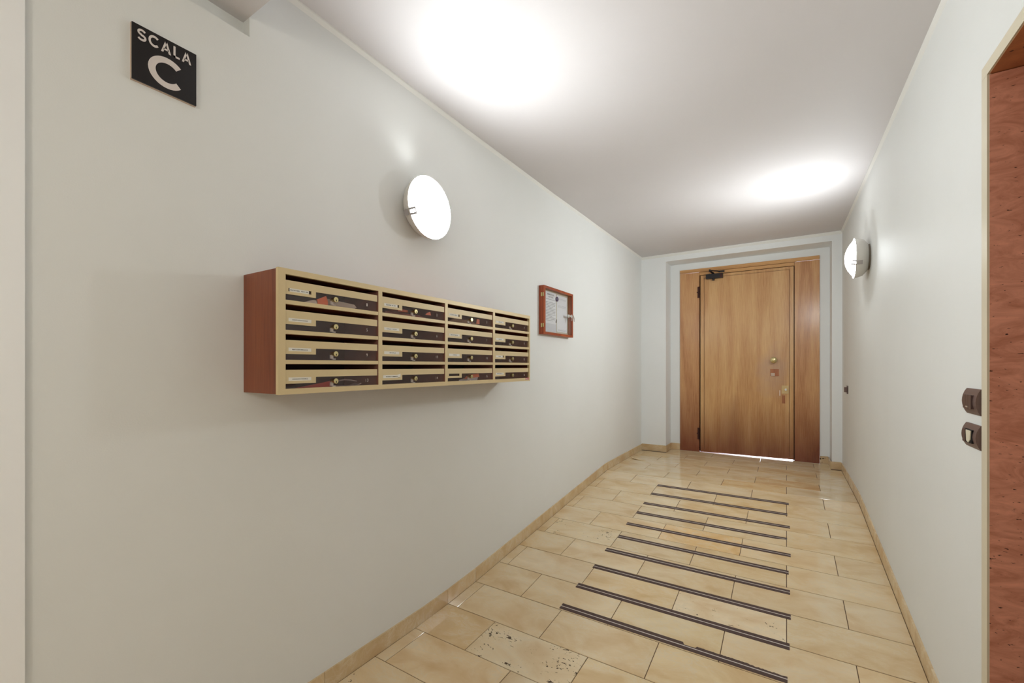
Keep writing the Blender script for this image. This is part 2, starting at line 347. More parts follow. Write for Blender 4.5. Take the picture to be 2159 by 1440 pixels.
for k in range(-16, 19):
    ya = Y0+PY*k; yb = min(ya+PY, 5.70)
    if yb-ya < .02: continue
    edges = LA if k % 2 == 0 else LB
    for i, (xa, xb) in enumerate(zip(edges, edges[1:])):
        if yb > YB and (xa > .37 or xb < -1.23): continue
        if yb > YB: xa = max(xa, -1.229); xb = min(xb, .382)
        w, d = round(xb-xa-G, 4), round(yb-ya-G, 4)
        if (w, d) not in tile_cache:
            bm = B(-w/2, w/2, -d/2, d/2, -.012, 0)
            bmesh.ops.bevel(bm, geom=[e for e in bm.edges if min(v.co.z for v in e.verts) > -.001], offset=.0012, segments=1, affect='EDGES')
            me = bpy.data.meshes.new('tile'); bm.to_mesh(me); bm.free(); me.materials.append(M_trav); tile_cache[(w, d)] = me
        o = bpy.data.objects.new('tile', tile_cache[(w, d)]); COL.objects.link(o); o.parent = floor
        za, zb = zf(ya), zf(yb)
        o.location = Vector(((xa+xb)/2, (ya+yb)/2, (za+zb)/2)) - Vector((0, 0, -1.372))
        o.rotation_euler = (math.atan2(zb-za, yb-ya)+random.uniform(-.0014, .0014), random.uniform(-.0009, .0009), 0)
        t = TONE.get((k, i))
        if not t:
            v = random.uniform(.95, 1.04); q = random.uniform(.93, 1.03); t = (v, v*(.985+.3*(q-1)+.01), v*q)
        o.color = (*t, 1)
        if (k, i) in ((1, 1), (6, 1)):
            o.material_slots[0].link = 'OBJECT'; o.material_slots[0].material = M_trav_p if k == 1 else M_trav_s
        elif (k, i) in ((-1, 0), (4, 3)):
            o.material_slots[0].link = 'OBJECT'; o.material_slots[0].material = M_trav_s

# skirting boards of the same stone, piece by piece
def skirt_piece(x0, x1, ya, yb, parent, tone, h=.073):
    ys = [ya] + [p[0] for p in PROF if ya+.01 < p[0] < yb-.01] + [yb]
    pts = [(y, zf(y)-.001) for y in ys] + [(y, zf(y)+h) for y in reversed(ys)]
    o = build('skirting_stone', prism(pts, 'x', x0, x1), M_skirt, parent, bevel=.0012); o.color = (*tone, 1)
    return o
def tone(): 
    a = random.uniform(.84, .95); return (a, a*.94, a*.88)
bl = empty('baseboard_left', (XL, 3, zf(3)), kind='structure')
js = [-2.4, -1.4, -.42, .05, 1.04, 1.769, 2.016, 3.0, 3.70, 4.19, 4.9, YB]
for a, b in zip(js, js[1:]): skirt_piece(XL, FL, a+.001, b-.001, bl, tone())
br = empty('baseboard_right', (XR, 3, zf(3)), kind='structure')
js = [1.757] + [Y0+PY*k for k in range(3, 18)] + [YB]
for a, b in zip(js, js[1:]): skirt_piece(FR, XR, a+.001, b-.001, br, tone())
bb = empty('baseboard_back', (0, YB, zf(5.4)), kind='structure')
zt = -1.044
def bbp(q, t=None, mat=None):
    o = build('skirting_stone', B(*q), mat or M_skirt, bb, bevel=.0012); o.color = (*(t or tone()), 1)
bbp((FL, -1.237, YB-.008, YB, zt, zt+.078)); bbp((-1.237, -1.229, YB-.008, YR-.008, zt, zt+.078), (.78, .66, .56)); bbp((-1.229, -1.124, YR-.008, YR, zt, zt+.078))
bbp((.384, FR, YB-.008, YB, zt, zt+.078)); bbp((.376, .384, YB-.008, YR-.008, zt, zt+.078)); bbp((.303, .376, YR-.008, YR, zt, zt+.080), (.92, .90, .92), M_trav_p)

# ------------------------------------------------------------------ walls, ceiling
wl = build('wall_left', B((-1.66, XL, -2.5, .763, -1.40, 1.112), (-1.66, -1.574, -2.5, .763, 1.112, 1.178), (-1.66, XL, .763, 6.0, -1.40, 1.45)), M_wall, kind='structure', org=(XL, 2, -1.272))
OY0, OY1, OZ = .62, 1.716, .805
wr = build('wall_right', B((XR, XR+.14, OY1+.02, 6.0, -1.40, 1.45), (XR, XR+.14, -2.5, OY1+.02, OZ+.02, 1.45), (XR, XR+.14, -2.5, OY0-.02, -1.40, OZ+.02),
    (XR+.14, XR+.56, OY1+.02, OY1+.10, -1.40, 1.0), (XR+.14, XR+.56, OY0-.10, OY0-.02, -1.40, 1.0), (XR+.14, XR+.60, OY0-.10, OY1+.10, OZ+.022, 1.0)), M_wall, kind='structure', org=(XR, 2, -1.272))  # last boxes: unseen closure of the lift alcove, added to keep daylight out
wb = build('wall_back', B((XL, -1.237, YB, 6.0, -1.40, 1.45), (.390, XR, YB, 6.0, -1.40, 1.45), (-1.237, .390, YB, 6.0, 1.270, 1.45),
                          (-1.237, -1.124, YR, 6.0, -1.40, 1.270), (.303, .390, YR, 6.0, -1.40, 1.270), (-1.124, .303, YR, 6.0, 1.192, 1.270)), M_back, kind='structure', org=(0, YB, -1.044))
wf = build('wall_rear', B(-1.66, 1.2, -2.62, -2.5, -1.40, 1.45), M_wall, kind='structure', org=(0, -2.5, -1.272))
bm = bmesh.new()
rows = [(-2.5, 1.352, 1.29), (.763, 1.352, 1.29), (2.0, 1.337, 1.292), (3.0, 1.335, 1.303), (4.2, 1.343, 1.328), (6.0, 1.360, 1.372)]
g = [[bm.verts.new((x, y, zl+(zr-zl)*(x-XL)/(XR-XL))) for x in (-1.66, -1.0, -.5, 0, .7)] for y, zl, zr in rows]
gt = [[bm.verts.new((x, y, 1.5)) for x in (-1.66, -1.0, -.5, 0, .7)] for y, zl, zr in rows]
for a, b in zip(g, g[1:]):
    for i in range(4): bm.faces.new((a[i], a[i+1], b[i+1], b[i]))
for a, b in zip(gt, gt[1:]):
    for i in range(4): bm.faces.new((a[i], b[i], b[i+1], a[i+1]))
ceiling = build('ceiling', bm, M_ceil, kind='structure', org=(0, 2, 1.34), smooth=True)
soffit = build('ceiling_soffit', B(-1.62, XR+.02, -2.5, .763, 1.178, 1.30), M_ceil, kind='structure', org=(0, -.8, 1.178))
def ceil_z(x, y):
    for (a, l0, r0), (b, l1, r1) in zip(rows, rows[1:]):
        if y <= b:
            t = (y-a)/(b-a); l = l0+(l1-l0)*t; r = r0+(r1-r0)*t
            return l+(r-l)*(x-XL)/(XR-XL)
def bead(name, pts, nrm, s=.022):
    """small angled plaster fillet in the wall/ceiling joint"""
    bm = bmesh.new(); rs = []
    for x, y in pts:
        z = ceil_z(x, y)+.002
        rs.append([bm.verts.new((x, y, z)), bm.verts.new((x+nrm[0]*s*.55, y+nrm[1]*s*.55, z)), bm.verts.new((x+nrm[0]*s*.5, y+nrm[1]*s*.5, z-s*.35)), bm.verts.new((x, y, z-s))])
    for a, b in zip(rs, rs[1:]):
        for i in range(4): bm.faces.new((a[i], a[(i+1) % 4], b[(i+1) % 4], b[i]))
    bm.faces.new(rs[0]); bm.faces.new(rs[-1][::-1])
    build(name, bm, M_bead, kind='structure', org=(pts[0][0], pts[0][1], 1.3))
bead('trim_1', [(XL, y) for y in (.765, 2.0, 3.0, 4.2, YB)], (1, 0))
bead('trim_2', [(XR, y) for y in (.765, 2.0, 3.0, 4.2, YB)], (-1, 0))
bead('trim_3', [(x, YB) for x in (XL, -1, -.5, 0, XR)], (0, -1), .030)
build('trim_4', B(XL-.002, -1.520, -.70, .250, -1.272, 1.178), M_gloss_white, kind='structure', org=(-1.52, -.2, -1.272), bevel=.005)

# ------------------------------------------------------------------ outside threshold, seen under the door leaf
build('ground_outside', B(-1.9, 1.3, 5.745, 8.5, -1.20, -1.046), M_ground, kind='structure', org=(0, 6.5, -1.2))

# ------------------------------------------------------------------ entrance door assembly
D0 = 5.70   # face of the woodwork
zb = -1.041
dr = empty('entrance_door', (-.84, D0, zb), 'wide blond oak-veneer entrance door with fixed side panels in the white end wall', 'door')
# an own origin at the left foot of the leaf keeps the grain coordinates simple
build('side_panel', B(-1.122, -.898, D0, D0+.05, zb-.006, 1.146), M_side, dr, bevel=.0015, label='left fixed side panel, reddish and worn at the foot')
build('side_panel', B(.076, .301, D0, D0+.05, zb-.006, 1.146), M_side, dr, bevel=.0015, label='right fixed side panel')
build('head_rail', B(-1.122, .301, D0-.003, D0+.05, 1.149, 1.191), M_rail, dr, bevel=.0015)
build('transom_rail', B(-.896, .073, D0+.002, D0+.05, 1.110, 1.146), M_rail, dr, bevel=.0015)
prism_leaf = [(-.886, zb+.0015), (.068, zb+.0095), (.068, 1.103), (-.886, 1.103)]
leaf = build('door_leaf', prism(prism_leaf, 'y', D0+.002, D0+.036), M_leaf, dr, bevel=.001)
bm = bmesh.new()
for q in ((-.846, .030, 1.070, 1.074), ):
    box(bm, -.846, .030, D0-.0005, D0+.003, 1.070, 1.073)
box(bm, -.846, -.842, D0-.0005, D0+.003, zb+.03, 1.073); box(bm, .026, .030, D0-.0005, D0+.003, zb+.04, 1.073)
build('moulding_shade', bm, plain('groove_shadow_line', (112, 66, 36), .6), leaf)  # dark strips stand in for the shade along the leaf's moulding groove
bm = bmesh.new(); box(bm, -.905, -.880, D0+.0365, D0+.06, zb, 1.12); box(bm, .062, .082, D0+.0365, D0+.06, zb, 1.12); box(bm, -.905, .082, D0+.0365, D0+.06, 1.090, 1.152)
build('rebate', bm, M_dark, dr)
for z0, z1 in ((.834, .970), (-.892, -.752)):
    bm = bmesh.new(); box(bm, -.919, -.897, D0-.004, D0, z0, z1)
    h = build('hinge', bm, M_iron, dr, bevel=.0008)
    bm = bmesh.new()
    zc = (z0+z1)/2
    def cyl_z(bm, x, y, r, a, b, n=14):
        prism([(x+r*math.cos(2*math.pi*i/n), y+r*math.sin(2*math.pi*i/n)) for i in range(n)], 'z', a, b, bm)
    cyl_z(bm, -.900, D0-.010, .008, z0, zc-.003); cyl_z(bm, -.900, D0-.010, .008, zc+.003, z1); cyl_z(bm, -.900, D0-.010, .0055, zc-.004, zc+.004)
    box(bm, -.928, -.918, D0-.003, D0, zc-.007, zc+.007)
    build('hinge_knuckle', bm, M_iron, h, smooth=True)
kn = build('door_knob', lathe_y([(D0+.001, .030), (D0-.006, .030), (D0-.008, .014), (D0-.030, .012), (D0-.036, .024), (D0-.046, .034), (D0-.058, .033), (D0-.066, .022), (D0-.069, 0)], -.119, .068), M_brass, dr, smooth=True, label='round polished brass centre knob')
lp = build('lock_patch', B(-.154, -.070, D0-.003, D0+.002, -.112, -.032), wood('oak_patch', (190, 124, 78), (172, 104, 62), (150, 84, 48), ring=2), dr, bevel=.001, label='redder square oak plug')
build('cover_plate', B(-.148, -.110, D0-.007, D0-.003, -.110, -.076), plain('worn_plate', (205, 180, 160), .4), lp, bevel=.001)
lp2 = build('lock_plate', B(-.045, .022, D0-.005, D0+.002, -.305, -.217), plain('pale_lock_plate', (204, 176, 126), .35, .3), dr, bevel=.0015, label='pale square lock plate with round cylinder')
build('cylinder', lathe_y([(D0-.005, .0115), (D0-.012, .0115), (D0-.013, .008), (D0-.010, .007), (D0-.010, 0)], -.006, -.262, 20), M_chrome, lp2, smooth=True)
build('filled_patch', B(-.042, -.012, D0-.0006, D0+.002, -.415, -.325), wood('oak_scar', (186, 120, 76), (170, 106, 64), (150, 88, 50), ring=2), dr)
build('pull_scar', B(-.066, -.058, D0-.0008, D0+.002, -.33, -.27), plain('scratched_white', (226, 212, 200), .4), dr, bevel=.0005)
# overhead closer
bm = B(-.818, -.636, D0-.052, D0, 1.048, 1.103)
cl = build('door_closer', bm, M_closer, dr, bevel=.006, smooth=True, label='black overhead closer with folded arm')
bm = bmesh.new(); box(bm, -.664, -.640, D0-.054, D0-.050, 1.052, 1.099)
build('end_cap', bm, M_iron, cl, bevel=.001)
bm = bmesh.new(); cyl_z(bm, -.737, D0-.028, .013, 1.026, 1.050); cyl_z(bm, -.737, D0-.028, .010, 1.103, 1.112); build('spindle', bm, M_closer, cl, smooth=True)
bm = bmesh.new(); bar(bm, (-.737, D0-.030, 1.108), (-.760, D0-.15, 1.118), .022, .008); build('closer_arm', bm, M_closer, cl, bevel=.001)
bm = bmesh.new(); bar(bm, (-.762, D0-.15, 1.126), (-.675, D0-.012, 1.130), .010, .010); cyl_z(bm, -.761, D0-.149, .011, 1.110, 1.136); build('forearm', bm, M_closer, cl)
build('arm_bracket', B(-.682, -.620, D0-.016, D0-.003, 1.120, 1.137), M_closer, cl, bevel=.0015)
# leaf materials use coordinates from the door's own origin (left foot)

# ------------------------------------------------------------------ lift portal in red marble on the right
po = empty('marble_portal', (XR, 1.2, -1.272), 'red-brown marble doorway reveal with cream stone edge at the right border', 'doorway')
build('jamb_slab', B(XR, XR+.50, OY1, OY1+.02, -1.272, OZ), M_portal, po)
build('jamb_slab', B(XR, XR+.50, OY0-.02, OY0, -1.272, OZ), M_portal, po)
build('lintel_slab', B(XR, XR+.50, OY0-.02, OY1+.02, OZ+.0015, OZ+.022), M_lintel, po, label='browner marble slab lining the top of the opening')
build('edge_strip', B(XR-.005, XR+.003, OY1+.0005, OY1+.040, -1.272, OZ+.0015), M_edge, po, bevel=.001)
build('edge_strip', B(XR-.005, XR+.003, OY0-.04, OY1+.0395, OZ+.002, OZ+.036), M_edge, po, bevel=.001)
build('edge_strip', B(XR-.005, XR+.003, OY0-.040, OY0-.0005, -1.272, OZ+.0015), M_edge, po, bevel=.001)
bm = B((XR+.50, XR+.54, OY0-.1, 1.165, -1.272, OZ+.1), (XR+.50, XR+.54, 1.170, OY1+.1, -1.272, OZ+.1))
build('door_2', bm, M_liftdoor, kind='structure', org=(XR+.5, 1.1, -1.272))

# ------------------------------------------------------------------ mailbox bank
MX = -1.320; MB_Y0, MB_Y1, MB_Z0, MB_Z1 = .744, 2.290, -.087, .304
mb = empty('mailbox_bank', (XL, 1.517, MB_Z0), 'wall-hung bank of sixteen bronze mailboxes in a mahogany cabinet', 'mailboxes')
bk = XL+.001
CY0, CP, CW = .765, .3838, .364   # columns
RZ0, RP = .288, .0940             # rows
w = .009
bm = B((bk, MX-.012, MB_Y0, MB_Y0+w, MB_Z0, MB_Z1), (bk, MX-.012, MB_Y1-w, MB_Y1, MB_Z0, MB_Z1), (bk, MX-.012, MB_Y0+w, MB_Y1-w, MB_Z1-w, MB_Z1), (bk, MX-.012, MB_Y0+w, MB_Y1-w, MB_Z0, MB_Z0+w))
build('cabinet', bm, M_mahog, mb)
build('back_panel', B(bk, bk+.006, MB_Y0+w, MB_Y1-w, MB_Z0+w, MB_Z1-w), plain('back_panel_brown', (72, 46, 40), .7), mb)
CY = [CY0+CP*i for i in range(4)]
bottoms = [RZ0-RP*(r+1)+.014 for r in range(3)] + [MB_Z0+.016]
# frame profile, mitred picture-frame way
bm = bmesh.new()
for q in ((MB_Y0-.002, MB_Y1+.002, RZ0, MB_Z1+.002), (MB_Y0-.002, MB_Y1+.002, MB_Z0-.002, MB_Z0+.016)): box(bm, MX-.014, MX, q[0], q[1], q[2], q[3])
box(bm, MX-.014, MX, MB_Y0-.002, CY[0], MB_Z0+.016, RZ0); box(bm, MX-.014, MX, CY[3]+CW, MB_Y1+.002, MB_Z0+.016, RZ0)
build('front_frame', bm, M_tan, mb)
for i in range(3):
    build('divider', B(bk+.006, MX-.0015, CY[i]+CW, CY[i+1], MB_Z0+.009, RZ0), M_inner, mb)
    build('divider_trim', B(MX-.0015, MX-.0003, CY[i]+CW+.001, CY[i+1]-.0005, MB_Z0+.016, RZ0), M_tan, mb)
NAMES = [['RICEVER  92 / 08', 'RICEVER  92 / 08', 'SCARE  SEDU', 'PARETO B'],
         ['CONTI SQUICCIARINI', 'GALLO   BOSIO', 'SALVATI MARIA', 'MARIANI'],
         ['MARTURINI MOLLICA', 'RITALI', 'CARDILLO', 'CORRADO'],
         ['AGUILANO IANNELLI', 'BOSSINI TOMMASO', None, 'FERRARI A']]
ORD = ['first', 'second', 'third', 'fourth']
def door_mesh(window_slot):
    """L-shaped face: full-width top band, deeper at the left where the name card sits"""
    pass
num = 0
for r in range(4):
    zt_ = RZ0-RP*r; zbm = bottoms[r]
    if r < 3:
        for c in range(4):
            build('shelf', B(bk+.006, MX-.0125, CY[c], CY[c]+CW, zt_-RP, zt_-RP+.012), M_mahog, mb)
            build('shelf_edge', B(MX-.012, MX-.001, CY[c]+.0003, CY[c]+CW-.0003, zt_-RP+.001, zt_-RP+.014), M_tan, mb)
    for c in range(4):
        num += 1
        y0, y1 = CY[c]+.0012, CY[c]+CW-.003
        top = zt_-.0175; band = zt_-.0415; low = zt_-.0615; yl = y0+.104
        if r == 3: band, low = zt_-.0415, zt_-.0615
        fx0, fx1 = MX-.006, MX-.003
        bm = bmesh.new()
        # face outline with a slot behind the name card
        sa, sb_, sc, sd = y0+.010, y0+.088, zt_-.0525, zt_-.0415
        for q in ((y0, y1, band, top), (y0, sa, low, band), (sa, yl, sd, band), (sa, yl, low, sc), (sb_, yl, sc, sd)):
            if q[3]-q[2] > 1e-5: box(bm, fx0, fx1, *q)
        d = build('mailbox_door', bm, M_tan2, mb)
        build('window', B(fx0-.003, fx0, y0, y1, zbm+.0008, top-.002), M_smoke, d)
        ly, lz = y0+.178, zt_-.0575
        bm = lathe_x([(MX-.026, .0068), (MX-.005, .0068), (MX-.005, .0092), (MX+.001, .0092), (MX+.0018, .0082), (MX+.0018, 0)], ly, lz, 24)
        lk = build('lock', bm, M_brass, d, smooth=True)
        # key slit and cam of the lock are pieces of the door too
        build('keyhole', B(MX+.0016, MX+.0021, ly-.0014, ly+.0014, lz-.006, lz+.0005), M_dark, d)
        if not (c == 3 and r == 3):
            bm = bmesh.new(); box(bm, MX-.022, MX-.016, ly-.009, ly+.001, lz-.0165, lz-.004); box(bm, MX-.016, MX-.010, ly-.005, ly+.006, lz-.0195, lz-.0160)
            build('lock_cam', bm, M_cam, d, bevel=.001)
        s = NAMES[r][c]
        if s:
            cw0, cw1 = sa, sb_
            if r == 0 and c < 3: cw1 = sb_-.009; 
            if r == 0 and c == 0: cw0 = sa+.004
            if (r, c) == (2, 3): cw1 = sb_-.010
            cx0, cx1 = MX-.0045, MX-.0035
            if (r, c) == (3, 1): cx0, cx1, cw0, cw1 = MX-.003, MX-.0022, sa-.006, sb_+.006
            bm = B(cx0, cx1, cw0, cw1, sc-.0004, sd+.0004)
            if (r, c) == (3, 1):
                bmesh.ops.bisect_plane(bm, geom=bm.verts[:]+bm.edges[:]+bm.faces[:], plane_co=(0, cw1-.018, 0), plane_no=(0, 1, 0))
                for v in bm.verts:
                    if v.co.y > cw1-.001: v.co.z += .004
            card = build('name_card', bm, M_white_card, d)
            ink = M_ink if not (r, c) == (1, 1) else M_greyink
            wd = (cw1-cw0)
            f0, f1 = (.16, .84) if len(s) > 8 else (.36, .74)
            if r == 0 and c == 0: f0, f1 = .04, .95
            build('name_print', text_bm(s, cx1, cw0+wd*f0, cw0+wd*f1, (sc+sd)/2-.0022, (sc+sd)/2+.0018, bold=.01, depth=.0002), ink, d)
        n = str(r*4+c+1)
        ny = y0+.314
        build('number_print', text_bm(n, fx0+.0002, ny-.003*len(n), ny+.003*len(n), zt_-.064, zt_-.053, bold=-.005, depth=.0003), M_num, d)
stk = build('maker_sticker', B(MX, MX+.0006, 2.236, 2.276, -.082, -.070), plain('sticker_red', (190, 84, 84), .5, var=.3, vscale=200), mb)
build('sticker_print', text_bm('Rav', MX+.0006, 2.240, 2.272, -.080, -.072, bold=.01, depth=.0002), M_white_card, mb)

# post lying inside the boxes
def sheet(name, pts, x0, x1, mat, label, cat='leaflet', group=None, curl=0):
    """a folded sheet leaning in a mailbox: outline in (y, z), given a real thickness"""
    bm = prism(pts, 'x', x0, x1)
    if curl:
        for v in bm.verts: v.co.x -= curl*abs(math.sin((v.co.y-pts[0][0])*18))
    og = (x0, sum(p[0] for p in pts)/len(pts), min(p[1] for p in pts))
    return build(name, bm, mat, org=og, label=label, cat=cat, group=group)
def shelf_top(r): return RZ0-RP*(r+1)+.0125 if r < 3 else MB_Z0+.0095
z = shelf_top(0); y = CY[0]
sheet('leaflet', [(y+.118, z), (y+.155, z), (y+.158, z+.012), (y+.150, z+.034), (y+.112, z+.016)], MX-.0145, MX-.0130, M_orange, 'orange folded leaflet standing in the top left mailbox')
sheet('letter', [(y+.060, z), (y+.117, z), (y+.117, z+.015), (y+.100, z+.014)], MX-.0145, MX-.0130, M_news, 'printed pale flyer corner left of the orange leaflet, top left mailbox', 'letter')
sheet('newspaper', [(y+.160, z+.006), (y+.275, z+.005), (y+.285, z+.010), (y+.275, z+.020), (y+.160, z+.028)], MX-.046, MX-.026, M_news, 'rolled grey newspaper behind the lock of the top left mailbox', 'newspaper')
sheet('letter', [(y+.165, z), (y+.300, z), (y+.300, z+.0035), (y+.165, z+.0035)], MX-.09, MX-.025, M_paper, 'flat white envelope under the newspaper in the top left mailbox', 'letter')
y = CY[1]
sheet('leaflet', [(y+.110, z+.020), (y+.165, z+.020), (y+.165, z+.029), (y+.110, z+.031)], MX-.10, MX-.032, M_orange, 'orange leaflet lying high at the left in the second mailbox, top row', group=None)
sheet('leaflet', [(y+.05, z), (y+.300, z), (y+.310, z+.006), (y+.25, z+.017), (y+.06, z+.018)], MX-.12, MX-.050, plain('leaflet_brick', (168, 84, 62), .6, var=.3, vscale=40), 'brick-red brochure pile filling the second mailbox, top row')
sheet('leaflet', [(y+.250, z+.0185), (y+.285, z+.0185), (y+.280, z+.034), (y+.262, z+.028)], MX-.0150, MX-.0130, M_orange, 'small bright orange flyer at the right in the second mailbox, top row')
y = CY[2]
sheet('letter', [(y+.03, z), (y+.300, z), (y+.31, z+.008), (y+.22, z+.027), (y+.10, z+.026)], MX-.10, MX-.045, plain('kraft_paper', (176, 142, 112), .7, var=.25, vscale=30), 'crumpled kraft-brown post in the third mailbox, top row', 'letter')
sheet('leaflet', [(y+.235, z+.010), (y+.262, z+.010), (y+.262, z+.033), (y+.240, z+.034)], MX-.0150, MX-.0135, M_orange, 'orange scrap of a leaflet in the third mailbox, top row')
z = shelf_top(3); y = CY[0]
sheet('leaflet', [(y+.03, z), (y+.175, z), (y+.175, z+.026), (y+.03, z+.004)], MX-.0250, MX-.0235, M_red, 'dark red leaflet in the bottom left mailbox')
bm = bmesh.new()
for k in range(7):
    t0 = k/7*math.pi
prism([(y+.185+.105*t, z+.020+.010*math.sin(math.pi*t*.9)) for t in (0, .25, .5, .75, 1)] + [(y+.185+.105*t, z+.017+.010*math.sin(math.pi*t*.9)) for t in (1, .75, .5, .25, 0)], 'x', MX-.07, MX-.031, bm)
prism([(y+.19, z+.005), (y+.29, z+.004), (y+.31, z+.012), (y+.309, z+.015), (y+.288, z+.007), (y+.19, z+.008)], 'x', MX-.07, MX-.031, bm)
build('magazine', bm, M_film, org=(MX-.05, y+.24, z), label='film-wrapped magazine curled beside the red leaflet, bottom left mailbox', cat='magazine')
y = CY[2]
sheet('leaflet', [(y+.15, z+.014), (y+.275, z+.022), (y+.270, z+.040), (y+.18, z+.034)], MX-.0260, MX-.0245, M_orange, 'orange-edged leaflet in the third mailbox of the bottom row')
sheet('letter', [(y+.115, z), (y+.26, z), (y+.272, z+.026), (y+.17, z+.020), (y+.115, z+.010)], MX-.031, MX-.029, M_paper2, 'pale grey envelope in the third mailbox of the bottom row', 'letter')

# ------------------------------------------------------------------ sign
sg = empty('stair_sign', (XL, .525, .793), 'square black sign with white lettering SCALA C on the left wall', 'sign')
build('plate_edge', B(XL, XL+.008, .4475, .6025, .7925, .9495), M_signedge, sg)
build('plate', B(XL+.008, XL+.012, .448, .602, .793, .949), M_sign, sg)
def arc(cx, cy, rx, ry, a0, a1, n):
    return [(cx+rx*math.cos(math.radians(a0+(a1-a0)*k/n)), cy+ry*math.sin(math.radians(a0+(a1-a0)*k/n))) for k in range(n+1)]
def stroke(line, w):
    """thick polyline turned into quads with square ends"""
    L_, R_ = [], []
    for k, p in enumerate(line):
        a = line[max(k-1, 0)]; b = line[min(k+1, len(line)-1)]
        dx, dy = b[0]-a[0], b[1]-a[1]; d = math.hypot(dx, dy); nx, ny = -dy/d*w/2, dx/d*w/2
        L_.append((p[0]+nx, p[1]+ny)); R_.append((p[0]-nx, p[1]-ny))
    return [[L_[k], L_[k+1], R_[k+1], R_[k]] for k in range(len(line)-1)]
W_ = .19
GLYPH = {'C': (.93, stroke(arc(.5, .5, .405, .405, 42, 318, 28), W_)),
         'L': (.66, [[(.04, 0), (.04+W_, 0), (.04+W_, 1), (.04, 1)], [(.04, 0), (.62, 0), (.62, .16), (.04, .16)]]),
         'A': (.92, [[(0, 0), (.20, 0), (.54, 1), (.36, 1)], [(.90, 0), (.70, 0), (.36, 1), (.54, 1)], [(.20, .22), (.70, .22), (.66, .37), (.24, .37)]]),
         'S': (.80, stroke(arc(.40, .72, .285, .19, 22, 270, 16)[:-1]+arc(.40, .285, .30, .20, 90, -158, 16), .175))}
def sign_text(s_, y0, y1, z0, z1, gap):
    tot = sum(GLYPH[c][0] for c in s_)+gap*(len(s_)-1); k = (y1-y0)/tot; bm = bmesh.new(); u = 0
    for c in s_:
        w_, polys = GLYPH[c]
        for q in polys:
            prism([(y0+(u+p[0])*k, z0+p[1]*(z1-z0)) for p in q], 'x', XL+.0118, XL+.0126, bm)
        u += w_+gap
    return bm
build('lettering', sign_text('SCALA', .459, .589, .9075, .9400, .16), M_letter, sg)
build('lettering', sign_text('C', .4835, .568, .8065, .8945, 0), M_letter, sg)

# ------------------------------------------------------------------ wall lamps
def lamp(cy, cz, r, xw, sgn, prot, dome, label, glass):
    """sgn: direction from the wall into the room"""
    t = empty('wall_lamp', (xw, cy, cz), label, 'lamp', 'round wall lamps of the corridor')
    X = lambda d: xw+sgn*d
    k = r/.139
    build('backplate', lathe_x([(X(0), 0), (X(0), .088*k), (X(.010), .088*k), (X(.010), 0)], cy, cz), M_lampback, t, smooth=True)
    build('dish', lathe_x([(X(.010), .078*k), (X(.012), .097*k), (X(prot*.45), r*.90), (X(prot-.012), r*.985), (X(prot+.001), r*1.0), (X(prot+.005), r*.994), (X(prot+.004), r*.984), (X(prot-.008), r*.97), (X(prot*.5), r*.84), (X(.016), .08*k)], cy, cz, 64), M_dish, t, smooth=True)
    prof = []
    r0 = r*.975; RR = (r0*r0+dome*dome)/(2*dome); am = math.asin(r0/RR)     # spherical cap
    for i in range(12):
        a = am*(1-i/11)
        prof.append((X(prot-.006+dome-RR+RR*math.cos(a)), RR*math.sin(a) if i < 11 else 0))
    bm = lathe_x([(X(prot-.008), r0)]+prof, cy, cz, 64)
    build('glass_diffuser', bm, glass, t, smooth=True)
    # sheet-metal clip hooked over the lower rim, towards the viewer
    a = math.radians(203)
    def cp(rad, tan_, off):      # a point on the lens surface near the rim, lifted by off
        h = RR*math.cos(math.asin(min(rad, r0)/RR))-RR+dome
        return (X(prot-.006+h+off), cy+rad*math.cos(a)-tan_*math.sin(a), cz+rad*math.sin(a)+tan_*math.cos(a))
    bm = bmesh.new(); ri, up_ = r-.029, (1, 0, 0)
    for tt in (-.012, .012): bar(bm, cp(r+.001, tt, .010), cp(ri, tt, .010), .010, .0012, up_)
    bar(bm, cp(ri+.003, -.017, .0105), cp(ri+.003, .017, .0105), .009, .0012, up_)
    bar(bm, cp(r-.005, -.017, .0105), cp(r-.005, .017, .0105), .012, .0012, up_)
    p0 = cp(r+.001, 0, .004); bar(bm, p0, (X(prot-.03), p0[1], p0[2]), .026, .0015, (0, math.cos(a), math.sin(a)))
    build('clip', bm, M_clip, t, bevel=.0008)
    # unseen spot added above the rim, standing for light leaking up the wall
    ld = bpy.data.lights.new('leak_spot', 'SPOT'); ld.energy = LEAK_W if sgn > 0 else LEAK_W*.5; ld.spot_size = math.radians(100); ld.spot_blend = 1; ld.shadow_soft_size = .06; ld.color = (.95, .98, 1)
    lo = bpy.data.objects.new('leak_spot', ld); COL.objects.link(lo); lo.parent = t
    lo.location = (sgn*(.085), -.05 if sgn > 0 else .0, r+.010)
    lo.rotation_euler = Vector((-sgn*.20, -.25 if sgn > 0 else .0, .6)).to_track_quat('-Z', 'Y').to_euler()
    return t
lamp(1.560, .765, .149, XL, 1, .074, .046, 'round opal glass wall lamp above the mailboxes on the left wall', M_lamp)
lamp(3.78, .741, .1355, XR, -1, .078, .060, 'round opal glass wall lamp on the right wall near the door', M_lamp_far)

